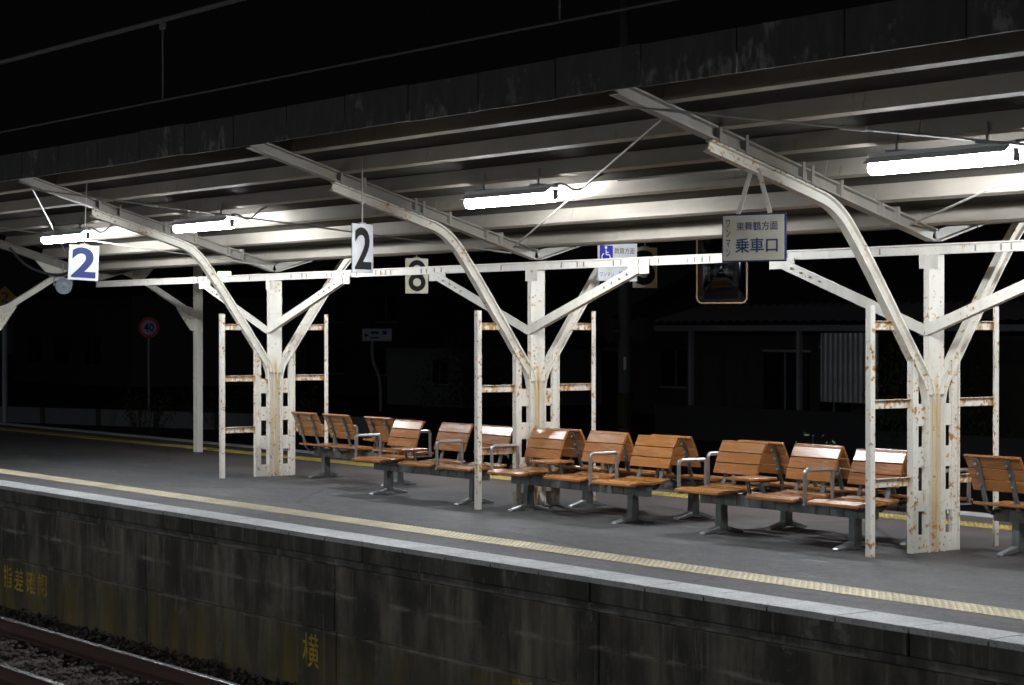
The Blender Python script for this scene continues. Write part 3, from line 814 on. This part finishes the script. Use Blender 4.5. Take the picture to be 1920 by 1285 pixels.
# house with a porch, right of centre
h = empty('house', (-19, 22, -.92), 0, 'dark low house with a corrugated porch roof on thin posts and translucent sheeting', 'house')
MB().box(-6.2, 12, 1.5, 9, 0, 3.1).build('wall', M['dark_wall'], h)
b = MB(); n = 150
vs = []
for i in range(n + 1):
    x = -5.2 + i * .08; hh = .03 * math.sin(i * math.pi / 2)
    vs += [(x, -.55, 2.86 + hh), (x, 1.6, 3.35 + hh)]
b.add(vs, [(2 * i, 2 * i + 2, 2 * i + 3, 2 * i + 1) for i in range(n)]); r1 = b.build('porch_roof', M['shutter'], h)
MB().box(-5.2, 6.8, -.50, -.44, 2.62, 2.76).build('porch_beam', M['shutter'], h)
for x in (-3.75, .08, 3.9): MB().box(x - .05, x + .05, -.5, -.4, 0, 2.62).build('porch_post', M['pole_grey'], h)
b = MB(); vs = []; n = 90
for i in range(n + 1):
    x = .62 + i * .02; hh = .028 * math.sin(i * math.pi / 4)
    vs += [(x, -.30 + hh, 1.0), (x, -.30 + hh, 2.58)]
b.add(vs, [(2 * i, 2 * i + 2, 2 * i + 3, 2 * i + 1) for i in range(n)]); b.build('plastic_sheeting', M['corr'], h, smooth=True)
for x0, x1, z0, z1 in ((-3.2, -1.6, .3, 2.1), (-1.2, -.2, .1, 2.2), (5.6, 7.4, 1.2, 2.3), (8.2, 9.6, 1.2, 2.3)):
    wn = MB().box(x0, x1, 1.44, 1.497, z0, z1).build('window', M['window'], h)
    MB().box(x0 - .05, x1 + .05, 1.46, 1.495, z0 - .06, z0 - .001).box(x0 - .05, x1 + .05, 1.46, 1.495, z1 + .001, z1 + .06).box((x0 + x1) / 2 - .02, (x0 + x1) / 2 + .02, 1.42, 1.438, z0, z1).build('frame', M['pole_grey'], wn)
MB().prism([(.8, 3.05), (9.6, 3.05), (5.2, 5.4)], -6.6, 12.4).build('roof', M['rooftile'], h)
o = MB().box(-4.3, 3.0, -.15, .0, 0, .82).build('garden_wall', M['block'], loc=(-19, 21.0, -.92)); prop(o, 'low pale block wall in front of the dark house, behind the right benches', 'wall')
o = MB().box(.0, 8.0, -.15, .0, 0, .5).build('garden_wall', M['block'], loc=(-15.6, 20.4, -.92)); prop(o, 'low block wall behind the large right column', 'wall')

def small_house(x, y, wd, dp, ht, rh, m, lab, wins):
    h = empty('house', (x, y, -.92), 0, lab, 'house')
    MB().box(-wd / 2, wd / 2, 0, dp, 0, ht).build('wall', M[m], h)
    MB().prism([(-.6, ht), (dp + .6, ht), (dp / 2, ht + rh)], -wd / 2 - .5, wd / 2 + .5).build('roof', M['rooftile'], h)
    for (a, b_, c, d) in wins:
        wn = MB().box(a, b_, -.03, .02, c, d).build('window', M['window'], h)
        MB().box(a - .05, b_ + .05, -.04, -.001, c - .07, c - .001).box((a + b_) / 2 - .02, (a + b_) / 2 + .02, -.045, -.031, c, d).build('frame', M['pole_grey'], wn)
small_house(-44.5, 28, 4.8, 6, 2.05, 1.4, 'plaster', 'pale walled shed behind the guide sign, left of centre', [(.6, 1.5, .8, 1.6)])
small_house(-55, 32, 9, 8, 4.6, 2.0, 'dark_wall', 'dark two storey house behind the left column', [(-3, -1.5, .9, 2.0), (1, 2.6, .9, 2.0), (-3, -1.5, 3, 4), (1, 2.6, 3, 4)])
small_house(-79, 30, 14, 10, 4.2, 1.6, 'plaster', 'large dim pale building at the far left behind the speed sign', [(-5, -3.4, 1, 2.4), (-1.6, 0, 1, 2.4), (2, 3.6, 1, 2.4)])
small_house(-31, 30, 9, 7, 3.0, 1.8, 'dark_wall', 'dark tiled house behind the utility pole', [(-3, -1.5, .9, 2.0), (1, 2.6, .9, 2.0)])
o = MB()
for k in range(9):
    o.box(-9 + k * 2.2, -7.0 + k * 2.2, -.08, .08, .0, .45)
o = o.build('kerb_barrier', M['plaster'], loc=(-37, 12.6, -.92), rz=R(20)); prop(o, 'row of low pale kerb blocks on the ground at the left, under the speed sign', 'barrier')
# distant lit lamp
e = empty('street_lamp', (-47.9, 22, -.92), face_yaw(-47.9, 22), 'distant lit greenish street lamp behind the left rafter', 'street lamp')
MB().tube([(0, .1, 0), (0, .1, 4.4)], .05, 8).build('post', M['pole_conc'], e)
MB().box(-.22, .22, -.08, .08, 4.52, 4.66).build('lamp_head', M['green_lamp'], e)

def weeds(x, y, h_, n, r, lab, m='leaf'):
    e = empty('weed_clump', (x, y, -.92), 0, lab, 'plant', 'weeds growing beyond the far platform edge')
    b = MB(); st = MB()
    for i in range(max(5, n // 40)):
        a = random.uniform(0, 6.28); q = random.uniform(0, r)
        tip = Vector((q * math.cos(a) * 1.3, q * math.sin(a) * 1.3, h_ * random.uniform(.6, 1.0))); bs = Vector((q * .4 * math.cos(a), q * .4 * math.sin(a), 0))
        st.tube([bs, bs.lerp(tip, .6) + Vector((0, 0, .05)), tip], [.010, .007, .003], 5)
        for k in range(40):
            u = random.uniform(.15, 1); p = bs.lerp(tip, u) + Vector([random.gauss(0, .06) for _ in range(3)])
            d = Vector([random.gauss(0, 1) for _ in range(3)]).normalized(); sd = d.orthogonal().normalized(); L = random.uniform(.04, .10)
            b.add([p, p + d * L * .5 + sd * L * .2, p + d * L, p + d * L * .5 - sd * L * .2], [(0, 1, 2, 3)])
    b.build('foliage', M[m], e); st.build('stems', M['stem'], e); return e
weeds(-.7, 4.4, 1.45, 500, .35, 'leafy weed clump rising behind the middle benches', 'leaf2')
weeds(5.0, 3.9, 1.15, 500, .5, 'leafy weeds between the large column and the right bench', 'leaf2')
weeds(4.2, 4.0, 1.05, 400, .4, 'low weeds just left of the large column base')
weeds(1.2, 3.9, 1.0, 500, .4, 'low weeds showing under the right benches')
weeds(-6.0, 4.6, 1.1, 400, .5, 'low weeds behind the leftmost near bench')
weeds(-30.5, 10.5, 1.3, 700, .9, 'broad dark weed clump at the left under the diamond sign')
weeds(-33.5, 14.0, 1.6, 700, .9, 'broad dark weed clump right of the speed sign post')
weeds(-27, 12.5, 1.5, 700, .8, 'dark weed clump behind the plain left post', 'leaf2')
def shrub(x, y, h_, r, lab):
    e = empty('shrub', (x, y, -.92), 0, lab, 'shrub'); b = MB()
    for i in range(4200):
        a = random.uniform(0, 6.28); z = random.random(); q = r * (1 - .35 * z) * math.sqrt(random.random()) * (.8 + .35 * math.sin(a * 3 + z * 5))
        p = Vector((q * math.cos(a), q * math.sin(a), .2 + z * h_)); d = Vector([random.gauss(0, 1) for _ in range(3)]).normalized(); sd = d.orthogonal().normalized(); L = random.uniform(.06, .14)
        b.add([p, p + d * L * .5 + sd * L * .25, p + d * L, p + d * L * .5 - sd * L * .25], [(0, 1, 2, 3)])
    b.build('foliage', M['leaf'], e); MB().tube([(0, 0, 0), (0, 0, h_ * .7)], [.06, .02], 7).build('trunk', M['stem'], e)
shrub(-38.5, 26.0, 2.2, 2.0, 'rounded dark shrub in front of the pale shed')
shrub(-14.6, 21.4, 2.3, 1.6, 'rounded dark shrub in front of the translucent sheeting')
